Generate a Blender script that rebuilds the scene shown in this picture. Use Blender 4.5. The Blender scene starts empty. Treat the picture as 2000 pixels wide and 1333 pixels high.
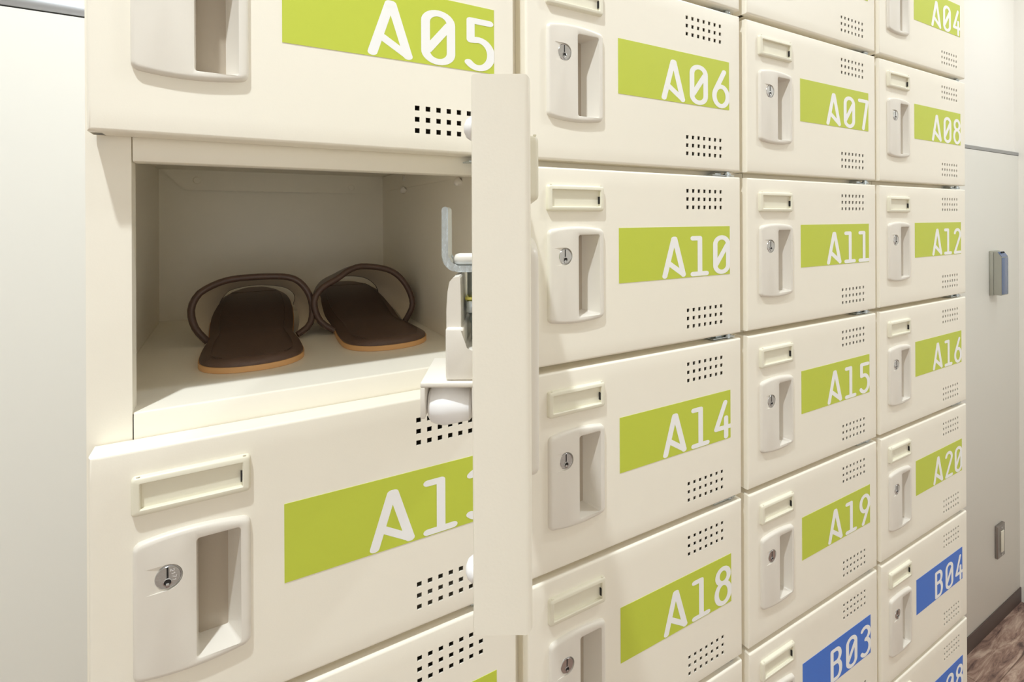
import bpy, bmesh, math
from mathutils import Vector, Matrix
from math import sin, cos, pi, radians, sqrt

sc = bpy.context.scene
COL = sc.collection

# ------------------------------------------------------------------ measures (metres)
TOPZ = 1.982            # height of the upper edge of the top row of doors above the floor
PW = 0.300              # column pitch
PH = 0.18613            # row pitch
DW, DH, DT = 0.288, 0.1796, 0.0190   # door width, height, thickness
FY = 0.0200             # front plane of the carcass
BACK = 0.385            # rear of the lockers
WALLY = 0.400           # wall behind the lockers
CEIL = TOPZ + 0.72

# ------------------------------------------------------------------ camera
cam = bpy.data.cameras.new('camera'); camo = bpy.data.objects.new('camera', cam); COL.objects.link(camo)
cam.sensor_width = 36.0
cam.lens = 980.0 / 2000.0 * 36.0
cam.shift_x = 0.0
cam.shift_y = (426.6 - 666.5) / 2000.0
cam.clip_start = 0.01
PHI = radians(29.1284); ROLL = radians(-0.25)
camo.location = (0.07463, -0.37817, TOPZ - 0.41849)
camo.rotation_euler = (Matrix.Rotation(-PHI, 4, 'Z') @ Matrix.Rotation(pi / 2, 4, 'X') @ Matrix.Rotation(ROLL, 4, 'Z')).to_euler()
sc.camera = camo

# ------------------------------------------------------------------ world, lamps, exposure
w = bpy.data.worlds.new('world'); sc.world = w; w.use_nodes = True
w.node_tree.nodes['Background'].inputs[0].default_value = (1, 0.97, 0.93, 1)
w.node_tree.nodes['Background'].inputs[1].default_value = 0.3
sc.view_settings.view_transform = 'Standard'
sc.view_settings.look = 'None'
sc.view_settings.gamma = 1.0
sc.view_settings.use_curve_mapping = False
sc.view_settings.exposure = -0.2
sc.cycles.max_bounces = 16
sc.cycles.diffuse_bounces = 12
# downlights recessed in the corridor ceiling, plus one added fill lamp
for (x, y, e, s) in [(-0.217, -0.362, 18.5, 0.045), (1.35, -0.42, 9.0, 0.09), (2.55, -0.05, 3.0, 0.09),
                     (2.3, -1.1, 8.5, 0.16)]:  # this last one is fill, added to lift the lower right wall
    l = bpy.data.lights.new('downlight_and_fill', 'AREA'); l.shape = 'DISK'; l.size = s; l.energy = e
    l.color = (0.905, 0.972, 1.0)
    o = bpy.data.objects.new('downlight_and_fill', l); o.location = (x, y, CEIL - 0.015); COL.objects.link(o)

# frontal fill lamp added to brighten the open compartment; no window here
l = bpy.data.lights.new('front_fill', 'AREA'); l.shape = 'RECTANGLE'; l.size = 1.1; l.size_y = 0.9; l.energy = 4.0
l.color = (0.95, 0.98, 1.0)
o = bpy.data.objects.new('front_fill', l); o.location = (-0.25, -1.98, 1.55); o.rotation_euler = (radians(90), 0, 0); COL.objects.link(o)

# ------------------------------------------------------------------ materials
def srgb(r, g, b):
    f = lambda c: (c / 255 / 12.92) if c / 255 <= 0.04045 else ((c / 255 + 0.055) / 1.055) ** 2.4
    return (f(r), f(g), f(b), 1)

def mat(name, col, rough=0.45, metal=0.0, spec=0.5, bump=0.0, bscale=400.0, coat=0.0, vary=0.0, vscale=30.0, sss=0.0):
    m = bpy.data.materials.new(name); m.use_nodes = True
    nt = m.node_tree; b = nt.nodes['Principled BSDF']
    b.inputs['Base Color'].default_value = col
    b.inputs['Roughness'].default_value = rough
    b.inputs['Metallic'].default_value = metal
    b.inputs['Specular IOR Level'].default_value = spec
    b.inputs['Coat Weight'].default_value = coat
    tc = nt.nodes.new('ShaderNodeTexCoord')
    if sss:
        b.inputs['Subsurface Weight'].default_value = sss
        b.inputs['Subsurface Radius'].default_value = (0.01, 0.01, 0.01)
        b.inputs['Subsurface Scale'].default_value = 0.3
    if bump:
        n = nt.nodes.new('ShaderNodeTexNoise'); n.inputs['Scale'].default_value = bscale
        n.inputs['Detail'].default_value = 3
        nt.links.new(tc.outputs['Object'], n.inputs['Vector'])
        bp = nt.nodes.new('ShaderNodeBump'); bp.inputs['Strength'].default_value = bump
        bp.inputs['Distance'].default_value = 0.0006
        nt.links.new(n.outputs['Fac'], bp.inputs['Height'])
        nt.links.new(bp.outputs['Normal'], b.inputs['Normal'])
    if vary:
        n = nt.nodes.new('ShaderNodeTexNoise'); n.inputs['Scale'].default_value = vscale
        n.inputs['Detail'].default_value = 2
        nt.links.new(tc.outputs['Object'], n.inputs['Vector'])
        r = nt.nodes.new('ShaderNodeValToRGB')
        r.color_ramp.elements[0].color = tuple(c * (1 - vary) for c in col[:3]) + (1,)
        r.color_ramp.elements[1].color = tuple(min(1, c * (1 + vary)) for c in col[:3]) + (1,)
        nt.links.new(n.outputs['Fac'], r.inputs['Fac'])
        nt.links.new(r.outputs['Color'], b.inputs['Base Color'])
    return m

M = {}
M['paint'] = mat('beige_enamel', srgb(245, 240, 227), 0.38, bump=0.05, bscale=900)
M['plastic'] = mat('grey_beige_plastic', srgb(230, 225, 216), 0.36, bump=0.03, bscale=1500)
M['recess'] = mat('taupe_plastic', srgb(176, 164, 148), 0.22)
M['plate'] = mat('cream_plastic', srgb(234, 230, 212), 0.36)
M['green'] = mat('green_vinyl', srgb(196, 208, 70), 0.5, bump=0.04, bscale=1200)
M['blue'] = mat('blue_vinyl', srgb(66, 118, 212), 0.5, bump=0.04, bscale=1200)
M['white'] = mat('white_vinyl', srgb(246, 246, 246), 0.5)
M['chrome'] = mat('nickel_lock', (0.62, 0.62, 0.63, 1), 0.18, metal=1.0, bump=0.05, bscale=900)
M['dark'] = mat('dark_slot', (0.012, 0.011, 0.010, 1), 0.6)
M['zinc'] = mat('zinc_plated_steel', (0.60, 0.66, 0.70, 1), 0.24, metal=1.0, bump=0.25, bscale=500, vary=0.15, vscale=400)
M['brass'] = mat('yellow_brass', (0.70, 0.66, 0.18, 1), 0.25, metal=1.0)
M['nylon'] = mat('white_nylon', srgb(248, 248, 250), 0.4, sss=0.2)
M['leather'] = mat('brown_leatherette', srgb(88, 66, 56), 0.40, bump=0.5, bscale=700, vary=0.08, vscale=60)
M['leather2'] = mat('brown_leatherette_insole', srgb(94, 72, 61), 0.45, bump=0.5, bscale=900, vary=0.08, vscale=50)
M['lining'] = mat('beige_lining_cloth', srgb(240, 226, 202), 0.9, bump=0.4, bscale=1500)
M['outsole'] = mat('tan_outsole', srgb(222, 174, 120), 0.6, bump=0.15, bscale=800)
M['wall'] = mat('white_wall_paint', srgb(243, 241, 236), 0.7, bump=0.04, bscale=120)
M['panel'] = mat('wall_panel_white', srgb(228, 227, 221), 0.55, bump=0.03, bscale=150)
M['ceil'] = mat('ceiling_white', srgb(244, 243, 240), 0.8)
M['alu'] = mat('brushed_aluminium', (0.45, 0.46, 0.48, 1), 0.35, metal=1.0)
M['base'] = mat('dark_baseboard', srgb(92, 80, 76), 0.6, bump=0.1, bscale=60)
M['readerside'] = mat('silver_plastic', srgb(168, 168, 158), 0.4)
M['readerfront'] = mat('slate_blue_panel', srgb(92, 112, 150), 0.22)
M['steel'] = mat('steel_switch_plate', (0.36, 0.34, 0.33, 1), 0.35, metal=1.0)
M['rocker'] = mat('cream_rocker', srgb(232, 229, 214), 0.4)

def wood_floor():
    m = bpy.data.materials.new('wood_look_floor'); m.use_nodes = True
    nt = m.node_tree; b = nt.nodes['Principled BSDF']
    tc = nt.nodes.new('ShaderNodeTexCoord'); mp = nt.nodes.new('ShaderNodeMapping')
    nt.links.new(tc.outputs['Object'], mp.inputs['Vector'])
    mp.inputs['Scale'].default_value = (1.2, 9.0, 1.0)
    n = nt.nodes.new('ShaderNodeTexNoise'); n.inputs['Scale'].default_value = 5.0; n.inputs['Detail'].default_value = 9
    n.inputs['Roughness'].default_value = 0.72; n.inputs['Distortion'].default_value = 0.8
    nt.links.new(mp.outputs['Vector'], n.inputs['Vector'])
    r = nt.nodes.new('ShaderNodeValToRGB'); e = r.color_ramp.elements
    e[0].position = 0.36; e[0].color = srgb(96, 74, 72)
    e[1].position = 0.66; e[1].color = srgb(222, 200, 184)
    x = r.color_ramp.elements.new(0.5); x.color = srgb(172, 142, 128)
    nt.links.new(n.outputs['Fac'], r.inputs['Fac'])
    br = nt.nodes.new('ShaderNodeTexBrick'); br.inputs['Scale'].default_value = 1.0
    br.inputs['Brick Width'].default_value = 0.9; br.inputs['Row Height'].default_value = 0.15
    br.inputs['Mortar Size'].default_value = 0.0015
    br.inputs['Color1'].default_value = (1, 1, 1, 1); br.inputs['Color2'].default_value = (0.78, 0.76, 0.76, 1)
    br.inputs['Mortar'].default_value = (0.4, 0.36, 0.34, 1)
    nt.links.new(tc.outputs['Object'], br.inputs['Vector'])
    mx = nt.nodes.new('ShaderNodeMix'); mx.data_type = 'RGBA'; mx.blend_type = 'MULTIPLY'
    mx.inputs[0].default_value = 1.0
    nt.links.new(r.outputs['Color'], mx.inputs[6]); nt.links.new(br.outputs['Color'], mx.inputs[7])
    nt.links.new(mx.outputs[2], b.inputs['Base Color'])
    b.inputs['Roughness'].default_value = 0.4
    bp = nt.nodes.new('ShaderNodeBump'); bp.inputs['Strength'].default_value = 0.3; bp.inputs['Distance'].default_value = 0.002
    nt.links.new(n.outputs['Fac'], bp.inputs['Height']); nt.links.new(bp.outputs['Normal'], b.inputs['Normal'])
    return m
M['floor'] = wood_floor()

# ------------------------------------------------------------------ helpers
def finish(bm, ang=32):
    bmesh.ops.recalc_face_normals(bm, faces=bm.faces)
    for f in bm.faces: f.smooth = True
    for e in bm.edges:
        if len(e.link_faces) == 2:
            e.smooth = e.calc_face_angle(0) < radians(ang)
        else:
            e.smooth = True

def mesh(name, bm, mats, parent=None, loc=(0, 0, 0), ang=32, recalc=True):
    if recalc: finish(bm, ang)
    me = bpy.data.meshes.new(name); bm.to_mesh(me); bm.free()
    for m in (mats if isinstance(mats, (list, tuple)) else [mats]): me.materials.append(m)
    o = bpy.data.objects.new(name, me); COL.objects.link(o)
    o.location = loc
    if parent: o.parent = parent
    return o

def box(bm, x0, x1, y0, y1, z0, z1, bev=0.0, seg=2, mi=0):
    r = bmesh.ops.create_cube(bm, size=1.0)
    vs = r['verts']
    for v in vs:
        v.co = Vector(((x0 + x1) / 2 + v.co.x * (x1 - x0), (y0 + y1) / 2 + v.co.y * (y1 - y0), (z0 + z1) / 2 + v.co.z * (z1 - z0)))
    fs = list({f for v in vs for f in v.link_faces})
    for f in fs: f.material_index = mi
    if bev:
        es = list({e for v in vs for e in v.link_edges})
        r2 = bmesh.ops.bevel(bm, geom=es, offset=bev, segments=seg, profile=0.5, affect='EDGES')
        for f in r2['faces']: f.material_index = mi

def cyl(bm, p0, p1, r, n=24, mi=0, caps=True, r2=None):
    p0 = Vector(p0); p1 = Vector(p1); d = p1 - p0
    q = d.to_track_quat('Z', 'Y').to_matrix().to_4x4()
    mtx = Matrix.Translation((p0 + p1) / 2) @ q
    res = bmesh.ops.create_cone(bm, cap_ends=caps, segments=n, radius1=r, radius2=r if r2 is None else r2, depth=d.length, matrix=mtx)
    for f in {f for v in res['verts'] for f in v.link_faces}: f.material_index = mi

def lathe(bm, prof, axis_o, axis, n=28, mi=0):
    """prof: (radius, distance along axis)"""
    q = Vector(axis).to_track_quat('Z', 'Y').to_matrix()
    rings = []
    for (r, d) in prof:
        ring = []
        if r < 1e-7:
            ring = [bm.verts.new(Vector(axis_o) + q @ Vector((0, 0, d)))]
        else:
            for k in range(n):
                a = 2 * pi * k / n
                ring.append(bm.verts.new(Vector(axis_o) + q @ Vector((r * cos(a), r * sin(a), d))))
        rings.append(ring)
    for a, b in zip(rings, rings[1:]):
        for k in range(n):
            k2 = (k + 1) % n
            if len(a) == 1 and len(b) == 1: continue
            if len(a) == 1: f = bm.faces.new((a[0], b[k], b[k2]))
            elif len(b) == 1: f = bm.faces.new((a[k], a[k2], b[0]))
            else: f = bm.faces.new((a[k], a[k2], b[k2], b[k]))
            f.material_index = mi

def ring_verts(bm, pts): return [bm.verts.new(p) for p in pts]

def bridge(bm, a, b, mi=0, closed=True):
    n = len(a)
    out = []
    for k in range(n if closed else n - 1):
        k2 = (k + 1) % n
        f = bm.faces.new((a[k], a[k2], b[k2], b[k])); f.material_index = mi; out.append(f)
    return out

def fill(bm, loops, mi=0):
    es = []
    for L in loops:
        for k in range(len(L)):
            e = bm.edges.get((L[k], L[(k + 1) % len(L)])) or bm.edges.new((L[k], L[(k + 1) % len(L)]))
            es.append(e)
    r = bmesh.ops.triangle_fill(bm, use_beauty=True, use_dissolve=False, edges=es, normal=(0, -1, 0))
    for g in r['geom']:
        if isinstance(g, bmesh.types.BMFace): g.material_index = mi

def empty(name, loc, label=None, cat=None, group=None):
    o = bpy.data.objects.new(name, None); o.location = loc; o.empty_display_size = 0.02; COL.objects.link(o)
    if label: o['label'] = label
    if cat: o['category'] = cat
    if group: o['group'] = group
    return o

def rrect(x0, x1, z0, z1, r, n=5, arch=0.0):
    """rounded rectangle in XZ, z0 bottom z1 top; arch lifts the middle of the top and lowers that of the bottom"""
    pts = []
    for cx, cz, a0 in ((x1 - r, z1 - r, 0), (x0 + r, z1 - r, 90), (x0 + r, z0 + r, 180), (x1 - r, z0 + r, 270)):
        for k in range(n + 1):
            a = radians(a0 + 90 * k / n)
            pts.append((cx + r * cos(a), cz + r * sin(a)))
    if arch:
        full = []
        for i, p in enumerate(pts):
            q = pts[(i + 1) % len(pts)]
            full.append(p)
            if abs(p[1] - q[1]) < 1e-9 and abs(p[0] - q[0]) > r:
                for t in range(1, 8): full.append((p[0] + (q[0] - p[0]) * t / 8, p[1]))
        cz = (z0 + z1) / 2; cx = (x0 + x1) / 2; hw = (x1 - x0) / 2
        pts = [(x, z + (arch if z > cz else -arch) * (1 - ((x - cx) / hw) ** 2) * abs(z - cz) / ((z1 - z0) / 2)) for x, z in full]
    return pts

# ------------------------------------------------------------------ the setting
def structure(name, bm, m, loc=(0, 0, 0)):
    o = mesh(name, bm, m, None, loc); o['kind'] = 'structure'; return o

RX0, RX1, RY0 = -1.9, 2.862, -2.0
bm = bmesh.new(); box(bm, RX0, RX1 + 0.1, RY0, WALLY + 0.05, -0.1, 0.0); structure('floor', bm, M['floor'])
bm = bmesh.new(); box(bm, RX0, RX1 + 0.1, RY0, WALLY + 0.1, CEIL, CEIL + 0.1); structure('ceiling', bm, M['ceil'])
LEDGE = TOPZ - 0.4185 + 0.245
bm = bmesh.new()
box(bm, RX0, RX1, WALLY, WALLY + 0.08, 0, LEDGE - 0.0012, 0.001)
box(bm, RX0, RX1, WALLY + 0.012, WALLY + 0.08, LEDGE - 0.0012, CEIL, mi=1)
structure('wall_back', bm, [M['panel'], M['wall']])
bm = bmesh.new(); box(bm, RX0, RX1, WALLY - 0.001, WALLY + 0.012, LEDGE, LEDGE + 0.0125, 0.0006)
structure('trim_1', bm, M['alu'])
bm = bmesh.new(); box(bm, RX1, RX1 + 0.1, RY0, WALLY + 0.08, 0, CEIL); structure('wall_right', bm, M['wall'])
bm = bmesh.new(); box(bm, RX0 - 0.1, RX0, RY0, WALLY + 0.08, 0, CEIL); structure('wall_left', bm, M['wall'])
bm = bmesh.new(); box(bm, RX0, RX1, RY0 - 0.1, RY0, 0, CEIL); structure('wall_front', bm, M['wall'])
bm = bmesh.new(); box(bm, 1.21, RX1 - 0.0002, WALLY - 0.004, WALLY - 0.0002, 0.0, 0.058, 0.001); structure('baseboard_back', bm, M['base'])

# ------------------------------------------------------------------ locker: carcass
XL, XR = -0.0045, 0.2953           # outer sides of one compartment
IL, IR = -0.0030, 0.2680           # inner walls
OL = 0.0187                        # left edge of the opening
FLZ = -0.1699                      # shelf top under the compartment, below the door's upper edge
RB = -0.0088                       # lower edge of the rail, below the door's upper edge
def carcass_bm():
    b = bmesh.new()
    h = PH
    # left wall with front stile and its return
    box(b, XL, IL, FY + 0.001, BACK, -h, 0)
    box(b, XL, OL - 0.0003, FY, FY + 0.0012, -h, 0)
    box(b, OL - 0.0015, OL - 0.0003, FY + 0.0012, FY + 0.016, -h, 0)
    # right wall with front stile
    box(b, IR, IR + 0.0012, FY + 0.001, BACK, -h, 0)
    box(b, IR + 0.0004, XR, FY, FY + 0.0012, -h, 0)
    # back
    box(b, IL, IR, 0.3590, 0.3602, -h, 0.0)
    # shelf, rail below it and the rail's return
    box(b, IL + 0.0002, IR - 0.0002, FY + 0.002, 0.3588, FLZ - 0.0012, FLZ)
    x0, x1 = OL + 0.0004, IR + 0.001
    # rail: the part under this shelf, and the lower part of the rail over the opening
    for pr in ([(FY + 0.003, FLZ - 0.0008), (FY + 0.003, FLZ), (FY + 0.0008, FLZ - 0.0001), (FY, FLZ - 0.0005), (FY - 0.0004, FLZ - 0.0014), (FY - 0.0004, -h), (FY + 0.0010, -h), (FY + 0.0010, FLZ - 0.0014)],
               [(FY + 0.0010, 0.0), (FY - 0.0004, 0.0), (FY - 0.0004, RB + 0.0012), (FY, RB + 0.0004), (FY + 0.0008, RB), (FY + 0.014, RB), (FY + 0.014, RB + 0.001), (FY + 0.0010, RB + 0.001)]):
        a = [b.verts.new((x0, y, z)) for y, z in pr]; c = [b.verts.new((x1, y, z)) for y, z in pr]
        b.faces.new(a); b.faces.new(c[::-1]); bridge(b, a, c)
    return b

def top_bm():
    b = bmesh.new()
    box(b, XL, XR, FY, BACK, 0.0, 0.0165, 0.001)
    return b

# ------------------------------------------------------------------ door with punched vents
VX = [0.2011 + 0.00882 * k for k in range(7)]
VZ = [-0.0176, -0.0264, -0.0352, -0.1459, -0.1547, -0.1635]
VH = 0.00195
CUT = (0.0235, 0.0820, -0.1385, -0.0605)   # hole behind the handle
def door_bm():
    b = bmesh.new()
    r = 0.0022
    xs = {r, DW - r, CUT[0], CUT[1], 0.0060}; zs = {-r, -DH + r, CUT[2], CUT[3]}
    for x in VX: xs |= {round(x - VH, 6), round(x + VH, 6)}
    for z in VZ: zs |= {round(z - VH, 6), round(z + VH, 6)}
    xs = sorted(xs); zs = sorted(zs)
    def hole(x, z):
        if CUT[0] < x < CUT[1] and CUT[2] < z < CUT[3]: return True
        return any(abs(x - a) < VH for a in VX) and any(abs(z - a) < VH for a in VZ)
    V = {}
    def v(i, j, y):
        k = (i, j, y)
        if k not in V: V[k] = b.verts.new((xs[i], y, zs[j]))
        return V[k]
    nx, nz = len(xs), len(zs)
    H = [[hole((xs[i] + xs[i + 1]) / 2, (zs[j] + zs[j + 1]) / 2) for j in range(nz - 1)] for i in range(nx - 1)]
    T = 0.0010
    for i in range(nx - 1):
        for j in range(nz - 1):
            if not H[i][j]:
                b.faces.new((v(i, j, 0), v(i + 1, j, 0), v(i + 1, j + 1, 0), v(i, j + 1, 0)))
                b.faces.new((v(i, j, T), v(i, j + 1, T), v(i + 1, j + 1, T), v(i + 1, j, T)))
                for (di, dj, a, c) in ((-1, 0, (i, j), (i, j + 1)), (1, 0, (i + 1, j), (i + 1, j + 1)), (0, -1, (i, j), (i + 1, j)), (0, 1, (i, j + 1), (i + 1, j + 1))):
                    ii, jj = i + di, j + dj
                    if 0 <= ii < nx - 1 and 0 <= jj < nz - 1 and H[ii][jj]:
                        b.faces.new((v(*a, 0), v(*c, 0), v(*c, T), v(*a, T)))
    # rolled edge and flanges: rings of the four corners subdivided like the grid border
    border = [(i, 0) for i in range(nx)] + [(nx - 1, j) for j in range(1, nz)] + [(i, nz - 1) for i in range(nx - 2, -1, -1)] + [(0, j) for j in range(nz - 2, 0, -1)]
    prof = [(r * (1 - sin(radians(a))), r * (1 - cos(radians(a)))) for a in (22.5, 45, 67.5, 90)] + [(0, 0.0075), (0, DT - 0.001), (0.0003, DT - 0.0003), (0.001, DT), (0.010, DT)]
    prev = [v(i, j, 0) for i, j in border]
    cx, cz = DW / 2, -DH / 2
    for ins, y in prof:
        ring = []
        for i, j in border:
            x, z = xs[i], zs[j]
            if i == 0: x = ins
            if i == nx - 1: x = DW - ins
            if j == 0: z = -DH + ins
            if j == nz - 1: z = -ins
            x = min(max(x, ins), DW - ins); z = min(max(z, -DH + ins), -ins)
            ring.append(b.verts.new((x, y, z)))
        fs = bridge(b, prev, ring)
        if y > 0.0076 and y < DT - 0.0008:
            # relief notch where the bottom flange meets the left one
            bmesh.ops.delete(b, geom=[fs[0]], context='FACES_ONLY')
        prev = ring
    return b

# inner skin of a door (the stiffening channel of an opened door is a part of its own look)
def stiffener_bm():
    b = bmesh.new()
    box(b, 0.010, DW - 0.010, DT - 0.0035, DT - 0.0025, -DH + 0.010, -0.010)
    return b

# ------------------------------------------------------------------ name plate, handle, lock, hinge
def plate_bm():
    b = bmesh.new()
    P = 0.0036
    def o(i): return rrect(0.0203 + i, 0.0846 - i, -0.0401 + i, -0.0160 - i, 0.0026 - i * 0.6, 4)
    def ring(i, y): return ring_verts(b, [(x, y, z) for x, z in o(i)])
    r0 = ring(0, 0.0); r1 = ring(0.0003, -P + 0.0012); r2 = ring(0.0008, -P + 0.0004); r3 = ring(0.0016, -P)
    bridge(b, r0, r1); bridge(b, r1, r2); bridge(b, r2, r3)
    def w(i, y, rr=0.0006): return ring_verts(b, [(x, y, z) for x, z in rrect(0.0253 + i, 0.0798 - i, -0.0357 + i, -0.0204 - i, rr, 4)])
    i0 = w(-0.0006, -P); i1 = w(0, -P + 0.0006)
    fill(b, [r3, i0])
    bridge(b, i0, i1)
    i2 = w(0.0, -0.0006); bridge(b, i1, i2)
    i3 = w(0.0004, -0.0006); bridge(b, i2, i3)
    f = b.faces.new(i3)
    # card slot at the right end of the window
    box(b, 0.0787, 0.0795, -P + 0.0010, -0.0007, -0.0330, -0.0262, mi=1)
    # small tabs on the upper edge
    box(b, 0.0232, 0.0250, -P + 0.0006, -P + 0.0018, -0.0161, -0.0155, 0.0002)
    box(b, 0.0800, 0.0818, -P + 0.0006, -P + 0.0018, -0.0161, -0.0155, 0.0002)
    return b

LX, LZ = 0.0388, -0.0812
def handle_bm():
    b = bmesh.new()
    P = 0.0036
    def o(i): return rrect(0.0210 + i, 0.0845 - i, -0.1405 + i, -0.0572 - i, 0.0042 - i * 0.7, 6, 0.0031)
    def ring(i, y): return ring_verts(b, [(x, y, z) for x, z in o(i)])
    rs = [ring(0.0, 0.0002), ring(0.0002, -0.0016), ring(0.0008, -0.0028), ring(0.0017, -0.0034), ring(0.0030, -P)]
    for a, c in zip(rs, rs[1:]): bridge(b, a, c)
    R = (0.0540, 0.0787, -0.1380, -0.0620)
    def hr(i, y, sl=0.0, up=0.0, rr=0.0022):
        return ring_verts(b, [(x, y, z) for x, z in rrect(R[0] + i, R[1] - i - sl, R[2] + i + up, R[3] - i - up * 0.3, rr, 4)])
    h0 = hr(-0.0006, -P); h1 = hr(-0.0001, -P + 0.0003); h2 = hr(0.0, -P + 0.0010)
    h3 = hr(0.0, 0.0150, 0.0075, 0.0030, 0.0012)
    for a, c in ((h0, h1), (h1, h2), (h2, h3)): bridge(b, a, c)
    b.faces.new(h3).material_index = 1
    # scoop round the key cylinder: flush at the left, sinking to the right
    rr = 0.0080; x0 = LX - 0.0112
    sp = [(x0, LZ + rr)] + [(LX - 0.0112 * (1 - t / 4), LZ + rr) for t in range(1, 4)]
    sp += [(LX + rr * sin(radians(a)), LZ + rr * cos(radians(a))) for a in range(0, 181, 12)]
    sp += [(LX - 0.0112 * t / 4, LZ - rr) for t in range(1, 4)] + [(x0, LZ - rr)]
    def sy(x): return -P + 0.0022 * (x - x0) / (LX + rr - x0)
    s0 = ring_verts(b, [(x, -P, z) for x, z in sp])
    s1 = [s0[0] if k == 0 else (s0[-1] if k == len(sp) - 1 else b.verts.new((x, sy(x), z))) for k, (x, z) in enumerate(sp)]
    fill(b, [rs[-1], h0, s0])
    for k in range(len(sp) - 1):
        vs = [s0[k], s0[k + 1], s1[k + 1], s1[k]]
        u = []
        for q in vs:
            if q not in u: u.append(q)
        if len(u) > 2: b.faces.new(u)
    b.faces.new(s1)
    return b

def lock_bm():
    b = bmesh.new()
    y = -0.0028
    lathe(b, [(0.0075, 0.0020), (0.0075, 0.0002), (0.0071, -0.0001), (0.0068, 0.0001), (0.0067, -0.0003), (0.0064, -0.0006), (0.0, -0.0006)], (LX, y, LZ), (0, 1, 0), 36)
    # slot, keyway and inner plug
    box(b, LX - 0.0005, LX + 0.0005, y - 0.00075, y - 0.0004, LZ - 0.0010, LZ + 0.0062, mi=1)
    lathe(b, [(0.0018, -0.00075), (0.0, -0.00078)], (LX, y, LZ - 0.0028), (0, 1, 0), 16, mi=1)
    lathe(b, [(0.0024, -0.0006), (0.0024, -0.0010), (0.0019, -0.0011), (0.0018, -0.0007)], (LX, y, LZ - 0.0028), (0, 1, 0), 20)
    box(b, LX - 0.0009, LX + 0.0009, y - 0.0012, y - 0.0007, LZ - 0.0062, LZ - 0.0034, 0.0002)
    return b

def engraving_bm():
    b = bmesh.new()
    S = {'2': [(0, .8), (.3, 1), (.6, .8), (.6, .55), (0, 0), (.6, 0)], '1': [(.1, .75), (.35, 1), (.35, 0)], '7': [(0, 1), (.6, 1), (.2, 0)]}
    y = -0.0028 - 0.00066; k = 0.0019
    for n, ch in enumerate('2171'):
        p = S[ch]; oz = LZ + 0.0047 - n * 0.0021 ; ox = LX + 0.0016 + 0.0005 * min(n, 2)
        for (a0, a1), (c0, c1) in zip(p, p[1:]):
            # characters lie on their side, their tops toward the right
            A = Vector((ox + a1 * k, 0, oz - a0 * k * 1.3)); B = Vector((ox + c1 * k, 0, oz - c0 * k * 1.3))
            d = (B - A).normalized(); q = Vector((-d.z, 0, d.x)) * 0.00013
            b.faces.new([b.verts.new((v.x, y, v.z)) for v in (A + q, A - q, B - q, B + q)])
    return b

def hinge_bm():
    b = bmesh.new(); q = -PH
    g = PH - DH
    box(b, 0.2480, 0.2850, 0.0060, FY + 0.001, 0.0012, 0.0024, 0.0003)
    cyl(b, (0.2750, 0.0080, 0.0002), (0.2750, 0.0080, g - 0.0004), 0.0030, 16)
    cyl(b, (0.2750, 0.0080, 0.0026), (0.2750, 0.0080, 0.0042), 0.0046, 16)
    box(b, 0.2560, 0.2660, 0.0090, FY, 0.0024, 0.0048, 0.0004)
    for v in b.verts: v.co.z += q
    return b

# ------------------------------------------------------------------ number stickers
SX0, SX1, SZ0, SZ1 = 0.1050, 0.2685, -0.1105, -0.0562
def arc(cx, cz, rx, rz, a0, a1, n=20):
    return [(cx + rx * cos(radians(a0 + (a1 - a0) * k / n)), cz + rz * sin(radians(a0 + (a1 - a0) * k / n))) for k in range(n + 1)]
G = {
 'A': [[(-9.2, 2.45), (-0.5, 41.05)], [(0.6, 41.05), (9.0, 2.8)], [(-5.9, 16.2), (9.0, 3.2)], [(-0.5, 41.05), (0.6, 41.05)]],
 'B': [[(-6.4, 2.45), (-6.4, 41.05)], [(-6.4, 41.05), (0.6, 41.05)] + arc(0.6, 32.6, 5.9, 8.45, 90, -90) + [(-6.4, 24.15)],
       [(-6.4, 23.9), (0.8, 23.9)] + arc(0.8, 13.2, 6.5, 10.75, 90, -90) + [(-6.4, 2.45)]],
 '0': [arc(0, 33.3, 7.15, 7.75, 0, 180, 16) + arc(0, 10.2, 7.15, 7.75, 180, 360, 16) + [(7.15, 33.3)], [(-5.9, 11.2), (5.9, 32.3)]],
 '1': [[(-7.0, 41.05), (0.35, 41.05), (0.35, 2.45)], [(-7.1, 2.45), (7.3, 2.45)]],
 '2': [arc(0, 33.2, 7.0, 7.85, 165, -25, 18) + [(-7.0, 2.45), (7.3, 2.45)]],
 '3': [arc(-0.6, 32.6, 7.2, 8.45, 140, -80, 20), arc(-0.6, 13.2, 7.9, 10.75, 84, -140, 20)],
 '4': [[(3.2, 41.05), (-6.9, 13.0), (10.5, 13.0)], [(4.0, 23.5), (4.0, 2.45)]],
 '5': [[(6.4, 41.05), (-5.2, 41.05), (-5.2, 25.0)] + arc(-0.6, 14.1, 7.9, 11.65, 106, -138, 24)],
 '6': [[(3.4, 41.05), (-6.4, 19.0)], arc(0, 13.4, 7.4, 10.95, 0, 360, 32)],
 '7': [[(-6.8, 41.05), (6.8, 41.05), (0.0, 2.45)]],
 '8': [arc(0, 33.0, 6.3, 8.05, 0, 360, 28), arc(0, 13.65, 7.3, 11.2, 0, 360, 32)],
 '9': [[(-3.4, 2.45), (6.4, 24.5)], arc(0, 30.1, 7.4, 10.95, 0, 360, 32)],
}
def clipx(poly, xm):
    out = []
    for k in range(len(poly)):
        p, q = poly[k], poly[(k + 1) % len(poly)]
        if p[0] <= xm: out.append(p)
        if (p[0] - xm) * (q[0] - xm) < 0:
            t = (xm - p[0]) / (q[0] - p[0]); out.append((xm, p[1] + (q[1] - p[1]) * t))
    return out

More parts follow.
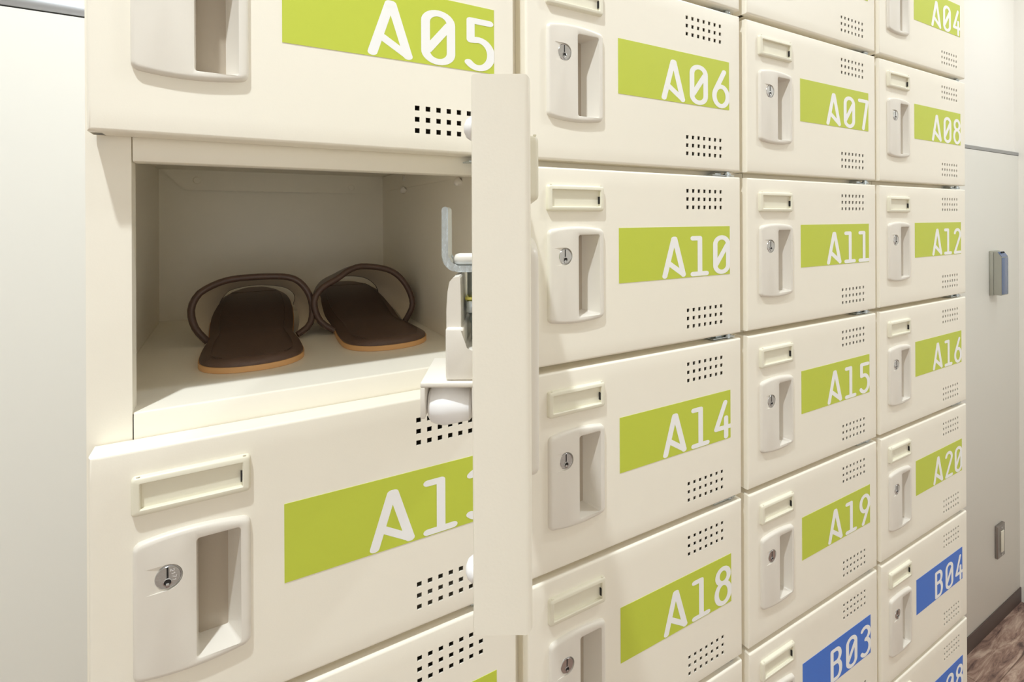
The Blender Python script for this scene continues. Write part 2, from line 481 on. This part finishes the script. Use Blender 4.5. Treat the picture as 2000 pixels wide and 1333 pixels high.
def sticker_bm(text, dx=0.0, dz=0.0):
    b = bmesh.new()
    y0 = -0.0003
    box(b, SX0, SX1, y0, -0.00002, SZ0, SZ1)
    pen = 2.45; layer = 0
    for ch, cx in zip(text, (0.1803, 0.2187, 0.2546)):
        for path in G[ch]:
            layer += 1
            y = y0 - 0.00002 - layer * 0.00002
            polys = []
            pts = [p for k, p in enumerate(path) if k == 0 or (abs(p[0] - path[k - 1][0]) + abs(p[1] - path[k - 1][1])) > 1e-6]
            closed = abs(pts[0][0] - pts[-1][0]) + abs(pts[0][1] - pts[-1][1]) < 1e-6
            nn = len(pts)
            off = []
            for k in range(nn):
                a = pts[k - 1] if k > 0 else (pts[-2] if closed else None)
                c = pts[k + 1] if k < nn - 1 else (pts[1] if closed else None)
                ds = []
                if a: l = math.hypot(pts[k][0] - a[0], pts[k][1] - a[1]); ds.append(((pts[k][0] - a[0]) / l, (pts[k][1] - a[1]) / l))
                if c: l = math.hypot(c[0] - pts[k][0], c[1] - pts[k][1]); ds.append(((c[0] - pts[k][0]) / l, (c[1] - pts[k][1]) / l))
                off.append(ds)
            for k in range(nn - 1):
                p, q = pts[k], pts[k + 1]
                l = math.hypot(q[0] - p[0], q[1] - p[1]); d = ((q[0] - p[0]) / l, (q[1] - p[1]) / l); n = (-d[1], d[0])
                def jn(kk, side):
                    ds = off[kk]; 
                    if len(ds) == 1: return (pts[kk][0] + n[0] * pen * side, pts[kk][1] + n[1] * pen * side)
                    n1 = (-ds[0][1], ds[0][0]); n2 = (-ds[1][1], ds[1][0])
                    m = (n1[0] + n2[0], n1[1] + n2[1]); ml = math.hypot(*m)
                    cs = (m[0] * n1[0] + m[1] * n1[1]) / ml
                    if cs < 0.93: return (pts[kk][0] + n[0] * pen * side, pts[kk][1] + n[1] * pen * side)
                    return (pts[kk][0] + m[0] / ml * pen / cs * side, pts[kk][1] + m[1] / ml * pen / cs * side)
                polys.append([jn(k, 1), jn(k, -1), jn(k + 1, -1), jn(k + 1, 1)])
            # round joints and ends
            for k in range(nn):
                sharp = len(off[k]) == 1 or (off[k][0][0] * off[k][1][0] + off[k][0][1] * off[k][1][1]) < 0.8
                if sharp:
                    polys.append([(pts[k][0] + pen * cos(2 * pi * t / 18), pts[k][1] + pen * sin(2 * pi * t / 18)) for t in range(18)])
            for i, pl in enumerate(polys):
                pl = [(cx + 0.0015 * x, -0.1098 + 0.001 * z) for x, z in pl]
                pl = clipx(pl, SX1)
                if len(pl) < 3: continue
                yy = y - i * 0.0000004
                f = b.faces.new([b.verts.new((x, yy, z)) for x, z in pl]); f.material_index = 1
                f.normal_update()
                if f.normal.y > 0: f.normal_flip()
    for v in b.verts: v.co.x += dx; v.co.z += dz
    return b

# ------------------------------------------------------------------ the lockers
me_carcass = me_door = None
proto = {}
OPEN = (2, 0)
cols_word = ['leftmost column', 'second column from the left', 'third column from the left', 'right-hand column']
def number(r, c):
    return ('A%02d' % (r * 4 + c + 1)) if r < 5 else ('B%02d' % ((r - 5) * 4 + c + 1))

def part(name, key, builder, mats, parent, **k):
    """first time builds the mesh, afterwards copies the object"""
    if key not in proto:
        o = mesh(name, builder(), mats, parent, **k); proto[key] = o; return o
    o = proto[key].copy(); COL.objects.link(o); o.parent = parent; return o

special = {
 'A01': 'closed beige locker above the one stickered A05, top of the leftmost column',
 'A02': 'closed beige locker above A06 in the top row, only its lower edge in view',
 'A03': 'closed beige locker above A07 in the top row, lower vents in view',
 'A04': 'topmost beige locker of the right-hand column, green sticker A04, beside the white wall',
 'A05': 'beige locker with green sticker A05, directly above the open locker holding slippers',
 'A09': 'open beige locker holding brown slippers, its door swung out toward the viewer',
 'A13': 'beige locker directly below the open one, green sticker beginning A1, partly behind the open door',
 'A17': 'beige locker at the bottom left, directly below A13, only corner of green sticker in view',
 'B02': 'beige locker at bottom edge directly below A18, only its upper edge in view',
 'B08': 'lowest beige locker in view of the right-hand column, blue sticker B08 below B04',
}
for r in range(10):
    for c in range(4):
        num = number(r, c)
        below = number(r - 1, c) if r else ''
        col = 'green' if num[0] == 'A' else 'blue'
        lab = special.get(num, 'closed beige metal locker with %s number sticker %s, directly below %s' % (col, num, below))
        root = empty('locker', (c * PW, 0, TOPZ - r * PH), lab, 'locker', 'numbered shoe lockers in the beige bank')
        cz = part('carcass', 'carcass', carcass_bm, M['paint'], root)
        if r == 0: part('top_panel', 'top', top_bm, M['paint'], root)
        if r == 9:
            bm = bmesh.new(); box(bm, XL, XR, FY + 0.003, BACK, -(TOPZ - 9 * PH), -PH, 0.001)
            if 'plinth' not in proto: proto['plinth'] = mesh('plinth', bm, M['paint'], root)
            else:
                bm.free(); o = proto['plinth'].copy(); COL.objects.link(o); o.parent = root
        dr = part('door', 'door', door_bm, M['paint'], root)
        if (r, c) == OPEN:
            # swung about a vertical pin near the right-hand flange
            A = radians(90 - 29.1284)
            rot = Matrix.Rotation(A, 4, 'Z')
            tgt = Vector((0.1580, -0.2410, 0))     # where the outer free corner stands
            dr.matrix_local = Matrix.Translation(tgt) @ rot
            open_door = dr; open_root = root
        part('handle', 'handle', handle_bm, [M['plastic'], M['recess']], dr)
        part('key_lock', 'lock', lock_bm, [M['chrome'], M['dark']], dr)
        if num == 'A13':
            e = mesh('engraved_number', engraving_bm(), M['white'], dr)
        part('name_plate', 'plate', plate_bm, [M['plate'], M['dark']], dr)
        st = mesh('number_sticker', sticker_bm(num), [M[col], M['white']], dr, recalc=False)
        st['label'] = '%s sticker with white number' % col
        part('hinge', 'hinge', hinge_bm, M['zinc'], root)
        if (r, c) == OPEN:
            pass

# ------------------------------------------------------------------ inside the open compartment (world z of the door's upper edge = root)
R0 = open_root
def P3(name, bm, m, parent, label=None, **k):
    o = mesh(name, bm, m, parent, **k)
    if label: o['label'] = label
    return o
carc = [ch for ch in R0.children if ch.name.startswith('carcass')][0]
# flange folded down from the shelf above against the back panel
b = bmesh.new()
yb = 0.3550; x0, x1 = -0.0005, 0.2655; zt = 0.0150; zb = -0.0097; ch = 0.0235
pts = [(x0, zt), (x1, zt), (x1 - ch, zb), (x0 + ch, zb)]
f0 = [b.verts.new((x, yb, z)) for x, z in pts]; f1 = [b.verts.new((x, yb + 0.001, z)) for x, z in pts]
b.faces.new(f0); b.faces.new(f1[::-1]); bridge(b, f0, f1)
P3('shelf_flange', b, M['paint'], carc)
for x, z in ((0.0366, 0.0024), (0.2221, -0.0019)):
    b = bmesh.new(); lathe(b, [(0.0045, 0), (0.0045, 0.0012), (0.0036, 0.002), (0, 0.0021)], (x, yb, z), (0, -1, 0), 24)
    P3('screw_head', b, M['paint'], carc)
# ceiling of the compartment is the shelf above; side flange and plastic plugs on the right wall
b = bmesh.new(); pts = [(0.045, 0.0143), (0.350, 0.0143), (0.335, -0.0068), (0.060, -0.0068)]
f0 = [b.verts.new((IR - 0.0012, y, z)) for y, z in pts]; f1 = [b.verts.new((IR - 0.0004, y, z)) for y, z in pts]
b.faces.new(f0); b.faces.new(f1[::-1]); bridge(b, f0, f1); P3('shelf_flange', b, M['paint'], carc)
for y, z in ((0.249, -0.0085), (0.0715, -0.0095)):
    b = bmesh.new(); lathe(b, [(0.0046, 0), (0.0046, 0.001), (0.0042, 0.003), (0.0030, 0.0054), (0.0014, 0.0066), (0, 0.0068)], (IR - 0.0008, y, z), (-0.8, 0, -0.6), 20)
    P3('plastic_plug', b, M['plastic'], carc)
b = bmesh.new(); lathe(b, [(0.0040, 0), (0.0040, 0.001), (0.0030, 0.002), (0, 0.0024)], (IR - 0.0011, 0.249, 0.0060), (-1, 0, 0), 20)
P3('plastic_plug', b, M['plastic'], carc)

# ------------------------------------------------------------------ works on the inside of the open door (door space: x from free edge, y inward, z down from the top)
D = open_door
b = stiffener_bm(); P3('inner_panel', b, M['paint'], D)
# case round the lock works
b = bmesh.new()
lp = [(0.0165, -0.1004), (0.0285, -0.1004), (0.0285, -0.0828), (0.0223, -0.0828), (0.0223, -0.0905), (0.0165, -0.0905)]   # lower block with a notch
a = [b.verts.new((0.0070, y, z)) for y, z in lp]; c2 = [b.verts.new((0.0700, y, z)) for y, z in lp]
b.faces.new(a); b.faces.new(c2[::-1]); bridge(b, a, c2)
bmesh.ops.bevel(b, geom=list(b.edges), offset=0.0010, segments=3, profile=0.5, affect='EDGES')
P3('lock_case', b, M['plastic'], D, 'grey-beige plastic lock case')
b = bmesh.new()                                                              # curved cover plate above
prof = [(0.0283, -0.0850), (0.0283, -0.0770), (0.0279, -0.0710), (0.0272, -0.0675), (0.0260, -0.0662), (0.0240, -0.0658),
        (0.0236, -0.0664), (0.0234, -0.0760), (0.0234, -0.0850)]
a = [b.verts.new((0.0085, y, z)) for y, z in prof]; c2 = [b.verts.new((0.0680, y, z)) for y, z in prof]
b.faces.new(a); b.faces.new(c2[::-1]); bridge(b, a, c2)
P3('case_cover', b, M['plastic'], D)
# lock barrel and cam in the opening beside the cover
b = bmesh.new()
cyl(b, (0.0388, 0.0100, -0.0812), (0.0388, 0.0230, -0.0812), 0.0062, 28)
cyl(b, (0.0250, 0.0205, -0.0765), (0.0250, 0.0205, -0.0655), 0.0022, 18)
lathe(b, [(0.0012, 0), (0.0024, 0.002), (0.0016, 0.005), (0.0022, 0.007), (0.0, 0.0075)], (0.0220, 0.0195, -0.0850), (0, 0, 1), 18)
box(b, 0.0180, 0.0300, 0.0190, 0.0226, -0.0800, -0.0755, 0.0008)
cyl(b, (0.0200, 0.0195, -0.0895), (0.0200, 0.0195, -0.0830), 0.0014, 14)
P3('lock_barrel', b, M['zinc'], D, 'shiny metal lock barrel')
b = bmesh.new(); box(b, 0.0185, 0.0300, 0.0196, 0.0230, -0.0756, -0.0742, 0.0004); P3('brass_cam', b, M['brass'], D, 'yellow metal cam')
# L-shaped latch hook
b = bmesh.new()
cl = [(0.0150, -0.0640), (0.0240, -0.0640)] + [(0.0252 + 0.0045 * sin(radians(t)), -0.0595 - 0.0045 * cos(radians(t))) for t in range(0, 91, 15)] + [(0.0297, -0.0530), (0.0297, -0.0432)]
th = 0.00115
L, Rr = [], []
for k in range(len(cl)):
    p = cl[max(k - 1, 0)]; q = cl[min(k + 1, len(cl) - 1)]
    d = Vector((q[0] - p[0], q[1] - p[1])).normalized(); n = Vector((-d.y, d.x))
    L.append((cl[k][0] + n.x * th, cl[k][1] + n.y * th)); Rr.append((cl[k][0] - n.x * th, cl[k][1] - n.y * th))
cap = [(0.0297 + th * cos(radians(t)) , -0.0432 + th * sin(radians(t))) for t in (30, 60, 90, 120, 150)]
out = Rr + cap + L[::-1]
a = [b.verts.new((0.0160, y, z)) for y, z in out]; c2 = [b.verts.new((0.0270, y, z)) for y, z in out]
b.faces.new(a); b.faces.new(c2[::-1]); bridge(b, a, c2)
bmesh.ops.bevel(b, geom=[e for e in b.edges if abs(e.verts[0].co.x - e.verts[1].co.x) < 1e-6], offset=0.0004, segments=2, affect='EDGES')
P3('latch_hook', b, M['zinc'], D, 'L-shaped zinc-plated latch hook')
b = bmesh.new(); lathe(b, [(0.0022, 0.0), (0.0022, 0.0118), (0.0019, 0.0133), (0.0012, 0.0142), (0, 0.0145)], (0.0200, 0.0130, -0.0609), (0, 1, 0), 20)
P3('stop_pin', b, M['plastic'], D)
# roller bracket: a small open-fronted box with a white nylon roller in it
b = bmesh.new()
bx0, bx1, by0, by1, bz0, bz1, tt = 0.0050, 0.0350, 0.0180, 0.0366, -0.1125, -0.1005, 0.0016
box(b, bx0, bx1, by0, by1, bz1 - tt, bz1, 0.0004)
box(b, bx0, bx1, by1 - tt, by1, bz0, bz1 - tt * 0.9, 0.0004)
box(b, bx0, bx1, by0, by0 + tt, bz0, bz1 - tt * 0.9, 0.0004)
box(b, bx1 - tt, bx1, by0 + tt, by1 - tt, bz0, bz1 - tt)
P3('roller_bracket', b, M['plastic'], D)
b = bmesh.new()
lathe(b, [(0.0, 0.0), (0.0044, 0.0), (0.0054, 0.0008), (0.0056, 0.0022), (0.0060, 0.0040), (0.0066, 0.0070), (0.0070, 0.0095), (0.0066, 0.0118), (0.0060, 0.0136), (0.0046, 0.0146), (0.0, 0.0146)],
      (0.0120, 0.0200, -0.1098), (0, 1, 0), 36)
P3('roller', b, M['nylon'], D, 'white nylon roller')
for z in (-0.0165, -0.1625):
    b = bmesh.new(); lathe(b, [(0.0040, 0), (0.0040, 0.0008), (0.0030, 0.0022), (0.0012, 0.0030), (0, 0.0031)], (0.0060, DT - 0.0002, z), (0, 1, 0), 24)
    P3('bumper', b, M['nylon'], D, 'white bumper pad')

# ------------------------------------------------------------------ slippers
SHZ = TOPZ - 2 * PH + FLZ          # height of the shelf they stand on
def smooth01(t): t = max(0, min(1, t)); return t * t * (3 - 2 * t)
def lift(y): return 0.0265 * smooth01((y - 0.195) / 0.15) if y > 0.195 else 0.0

def slipper(name, cxf, half, y0, y1, rear, front, label):
    """cxf(y) centre line, half(y) half width; rear/front: rim polylines (x,y,z above shelf) from the left base to the right base"""
    root = empty(name, (cxf(y0), (y0 + y1) / 2, SHZ), label, 'slipper', 'pair of brown slippers in the open locker')
    inv = Vector(root.location)
    n = 44
    ys = []
    for k in range(n + 1):
        t = k / n
        ys.append(y0 + (y1 - y0) * (0.5 - 0.5 * cos(pi * t)))
    def slab(inset, z0, z1, dome=0.0, edge=0.0):
        b = bmesh.new(); NX = 12
        rows = []
        for y in ys:
            yy = y0 + inset + (y - y0) * (y1 - y0 - 2 * inset) / (y1 - y0)
            hw = max(half(y) - inset, 0.0004)
            row = []
            for i in range(NX + 1):
                u = -1 + 2 * i / NX
                row.append((cxf(yy) + hw * u, yy, u))
            rows.append(row)
        top, bot = [], []
        for row in rows:
            k = rows.index(row); e = min(k, n - k) / 4.0
            tr, brow = [], []
            for (x, y, u) in row:
                edgef = (1 - abs(u) ** 6) * min(1, e)
                z = lift(y)
                tr.append(b.verts.new((x, y, z + z1 - edge * (1 - edgef) + dome * edgef)))
                brow.append(b.verts.new((x, y, z + z0)))
            top.append(tr); bot.append(brow)
        for a, c in zip(top, top[1:]):
            for i in range(NX): b.faces.new((a[i], a[i + 1], c[i + 1], c[i]))
        for a, c in zip(bot, bot[1:]):
            for i in range(NX): b.faces.new((a[i], c[i], c[i + 1], a[i + 1]))
        lt = [t[0] for t in top] + top[-1][1:] + [t[-1] for t in top[-2::-1]] + top[0][-2:0:-1]
        lb = [t[0] for t in bot] + bot[-1][1:] + [t[-1] for t in bot[-2::-1]] + bot[0][-2:0:-1]
        bridge(b, lt, lb)
        return b
    def put(nm, b, m, parent=root, label=None, ang=60):
        if parent is root:
            for v in b.verts: v.co = v.co - Vector((inv.x, inv.y, 0))
        o = mesh(nm, b, m, parent, ang=ang)
        if label: o['label'] = label
        return o
    put('outsole', slab(0.0, 0.0002, 0.0048), M['outsole'], label='tan outsole', ang=40)
    b = slab(0.0008, 0.0048, 0.0098, 0.0012, 0.0034)
    put('insole', b, M['leather2'])
    # stitched seam running round the insole
    b = bmesh.new()
    loop = []
    for sgn in (-1, 1):
        seq = [y for y in ys if y0 + 0.009 <= y <= y1 - 0.03]
        if sgn == 1: seq = seq[::-1]
        for y in (seq if sgn == 1 else seq):
            loop.append(Vector((cxf(y) + sgn * max(half(y) - 0.0095, 0.0), y, lift(y) + 0.01105)))
    loop = loop + [loop[0]]
    pr = None
    for k, p in enumerate(loop[:-1]):
        d = (loop[k + 1] - loop[k - 1 if k else -2]).normalized(); q = Vector((-d.y, d.x, 0)).normalized()
        ring = [b.verts.new(p + q * 0.0005 * cos(t * pi / 3) + Vector((0, 0, 0.0004 * sin(t * pi / 3)))) for t in range(6)]
        if pr: bridge(b, pr, ring)
        pr = ring
    put('stitching', b, M['leather'])
    # upper: band between the rear rim and the toe opening
    def resample(pl, m):
        P = [Vector(p) for p in pl]
        # Catmull-Rom then equal arc length
        Q = []
        for k in range(len(P) - 1):
            p0 = P[max(k - 1, 0)]; p1 = P[k]; p2 = P[k + 1]; p3 = P[min(k + 2, len(P) - 1)]
            for s in range(10):
                t = s / 10
                Q.append(0.5 * ((2 * p1) + (p2 - p0) * t + (2 * p0 - 5 * p1 + 4 * p2 - p3) * t * t + (3 * p1 - p0 - 3 * p2 + p3) * t ** 3))
        Q.append(P[-1])
        L = [0]
        for a, c in zip(Q, Q[1:]): L.append(L[-1] + (c - a).length)
        out = []; j = 0
        for k in range(m + 1):
            s = L[-1] * k / m
            while j < len(L) - 2 and L[j + 1] < s: j += 1
            t = (s - L[j]) / max(L[j + 1] - L[j], 1e-9)
            out.append(Q[j].lerp(Q[j + 1], min(t, 1)))
        return out
    NU, NV = 36, 14
    Rr = resample(rear, NU); Fr = resample(front, NU)
    grid = []
    for j in range(NV + 1):
        t = j / NV
        bulge = 0.0045 * sin(pi * t)
        row = []
        for i in range(NU + 1):
            p = Rr[i].lerp(Fr[i], t)
            u = i / NU
            p = p + Vector(((u - 0.5) * 2 * bulge, 0, bulge * sin(pi * u)))
            row.append(p)
        grid.append(row)
    def normal(j, i):
        a = grid[min(j + 1, NV)][i] - grid[max(j - 1, 0)][i]; c = grid[j][min(i + 1, NU)] - grid[j][max(i - 1, 0)]
        nn = c.cross(a).normalized()
        mid = Vector((cxf(grid[j][i].y), grid[j][i].y, 0.0))
        if nn.dot(grid[j][i] - mid) < 0: nn = -nn
        return nn
    N = [[normal(j, i) for i in range(NU + 1)] for j in range(NV + 1)]
    def sheet(o0, o1):
        b = bmesh.new()
        A = [[b.verts.new(grid[j][i] + N[j][i] * o1) for i in range(NU + 1)] for j in range(NV + 1)]
        B = [[b.verts.new(grid[j][i] + N[j][i] * o0) for i in range(NU + 1)] for j in range(NV + 1)]
        for j in range(NV):
            for i in range(NU):
                b.faces.new((A[j][i], A[j][i + 1], A[j + 1][i + 1], A[j + 1][i]))
                b.faces.new((B[j][i], B[j + 1][i], B[j + 1][i + 1], B[j][i + 1]))
        la = A[0] + [A[j][-1] for j in range(1, NV + 1)] + A[-1][-2::-1] + [A[j][0] for j in range(NV - 1, 0, -1)]
        lb = B[0] + [B[j][-1] for j in range(1, NV + 1)] + B[-1][-2::-1] + [B[j][0] for j in range(NV - 1, 0, -1)]
        bridge(b, la, lb)
        return b
    up = put('upper', sheet(0.0, 0.0014), M['leather'])
    def put2(nm, b, m, label=None):
        for v in b.verts: v.co = v.co - Vector((inv.x, inv.y, 0))
        o = mesh(nm, b, m, up, ang=70)
        if label: o['label'] = label
    put2('lining', sheet(-0.0012, 0.0), M['lining'], 'beige cloth lining')
    def tube(pl, rad, n=10):
        b = bmesh.new(); prev = None
        for k, p in enumerate(pl):
            d = (pl[min(k + 1, len(pl) - 1)] - pl[max(k - 1, 0)]).normalized()
            s = d.cross(Vector((0, 1, 0.01))).normalized(); t = d.cross(s)
            ring = [b.verts.new(p + (s * cos(2 * pi * q / n) + t * sin(2 * pi * q / n)) * rad) for q in range(n)]
            if prev: bridge(b, prev, ring)
            else: b.faces.new(ring)
            prev = ring
        b.faces.new(prev)
        return b
    put2('rim_piping', tube(Rr, 0.0033), M['leather'])
    put2('rim_piping', tube(Fr, 0.0015), M['leather'])
    return root

def interp(tab):
    def f(y):
        if y <= tab[0][0]: return tab[0][1]
        for (a, va), (b_, vb) in zip(tab, tab[1:]):
            if y <= b_:
                t = (y - a) / (b_ - a); return va + (vb - va) * t
        return tab[-1][1]
    return f
def halff(y0, y1, w=0.0415, waist=0.0385):
    def f(y):
        a = y - y0; c = y1 - y
        h = w
        if y > 0.13: h = w + (waist - w) * math.exp(-((y - 0.195) / 0.03) ** 2)
        if a < 0.042: h = min(h, w * (1 - (1 - a / 0.042) ** 2.6) ** (1 / 2.2) if a > 0 else 0)
        if c < 0.075: h = min(h, w * 0.98 * (1 - (1 - c / 0.075) ** 2.2) ** 0.5 if c > 0 else 0)
        return max(h, 0.0)
    return f
# left slipper
slipper('slipper', interp([(0.08, 0.0895), (0.2, 0.0920), (0.35, 0.1000)]), halff(0.0805, 0.3480), 0.0805, 0.3480,
        [(0.0530, 0.196, 0.004), (0.0430, 0.196, 0.018), (0.0393, 0.197, 0.034), (0.0425, 0.198, 0.0463), (0.0510, 0.200, 0.0550), (0.0727, 0.203, 0.0630), (0.1096, 0.203, 0.0640),
         (0.1315, 0.200, 0.0604), (0.1441, 0.197, 0.0472), (0.1488, 0.194, 0.0300), (0.1455, 0.188, 0.0130), (0.1330, 0.184, 0.004)],
        [(0.0600, 0.288, 0.020), (0.0600, 0.292, 0.026), (0.0640, 0.297, 0.034), (0.0735, 0.300, 0.0420), (0.0990, 0.302, 0.0455), (0.1270, 0.300, 0.0420), (0.1395, 0.297, 0.035), (0.1425, 0.292, 0.027), (0.1400, 0.286, 0.020)],
        'left-hand brown open-toe slipper on the shelf of the open locker')
# right slipper
slipper('slipper', interp([(0.08, 0.2085), (0.2, 0.2085), (0.35, 0.2080)]), halff(0.0900, 0.3500), 0.0900, 0.3500,
        [(0.1700, 0.185, 0.004), (0.1560, 0.188, 0.015), (0.1500, 0.189, 0.0345), (0.1570, 0.190, 0.0490), (0.1751, 0.192, 0.0592), (0.1884, 0.194, 0.0676), (0.2048, 0.195, 0.0705), (0.2332, 0.193, 0.0640),
         (0.2500, 0.190, 0.0470), (0.2570, 0.188, 0.0240), (0.2480, 0.190, 0.004)],
        [(0.1720, 0.285, 0.020), (0.1690, 0.290, 0.030), (0.1740, 0.297, 0.041), (0.1850, 0.300, 0.047), (0.2050, 0.302, 0.050), (0.2270, 0.300, 0.047), (0.2400, 0.297, 0.038), (0.2440, 0.292, 0.029), (0.2430, 0.286, 0.020)],
        'right-hand brown open-toe slipper, beside the wall of the open locker')

# ------------------------------------------------------------------ fittings on the wall to the right
zc = TOPZ - 0.4185
root = empty('card_reader', (2.60, WALLY, zc - 0.213), 'grey and slate-blue card reader box mounted high on the white wall', 'card reader')
b = bmesh.new(); box(b, -0.033, 0.037, -0.011, -0.0002, -0.086, 0.082, 0.002); P3('back_plate', b, M['readerside'], root)
b = bmesh.new()
prof = [(-0.0112, -0.083), (-0.034, -0.083), (-0.034, 0.060), (-0.022, 0.079), (-0.0112, 0.079)]
a = [b.verts.new((-0.028, y, z)) for y, z in prof]; c2 = [b.verts.new((0.034, y, z)) for y, z in prof]
b.faces.new(a); b.faces.new(c2[::-1]); bridge(b, a, c2)
bmesh.ops.bevel(b, geom=list(b.edges), offset=0.0012, segments=2, affect='EDGES')
P3('housing', b, M['readerside'], root)
b = bmesh.new(); box(b, -0.026, 0.032, -0.0352, -0.0338, -0.080, 0.058, 0.0005)
P3('front_panel', b, M['readerfront'], root, 'slate-blue front panel')
b = bmesh.new()
q = Vector((0, -0.012, 0.0)); 
pr = [(-0.0340, 0.0605), (-0.0350, 0.0610), (-0.0232, 0.0795), (-0.0222, 0.0790)]
a = [b.verts.new((-0.026, y, z)) for y, z in pr]; c2 = [b.verts.new((0.032, y, z)) for y, z in pr]
b.faces.new(a); b.faces.new(c2[::-1]); bridge(b, a, c2)
P3('top_panel', b, M['readerfront'], root)
for x in (-0.006, 0.012):
    b = bmesh.new(); cyl(b, (x, -0.0262, 0.0755), (x, -0.0300, 0.0780), 0.0028, 14); P3('screw', b, M['dark'], root)

root = empty('light_switch', (2.645, WALLY, zc - 1.245), 'steel-framed light switch with a cream rocker low on the wall', 'light switch')
b = bmesh.new(); box(b, -0.035, 0.035, -0.009, -0.0002, -0.062, 0.062, 0.002, 3); P3('switch_plate', b, M['steel'], root)
b = bmesh.new(); box(b, -0.012, 0.014, -0.0135, -0.0090, -0.040, 0.040, 0.002, 3); P3('rocker', b, M['rocker'], root, 'cream rocker')
for z in (-0.051, 0.051):
    b = bmesh.new(); cyl(b, (0.0, -0.0088, z), (0.0, -0.0105, z), 0.0035, 14); P3('screw', b, M['chrome'], root)
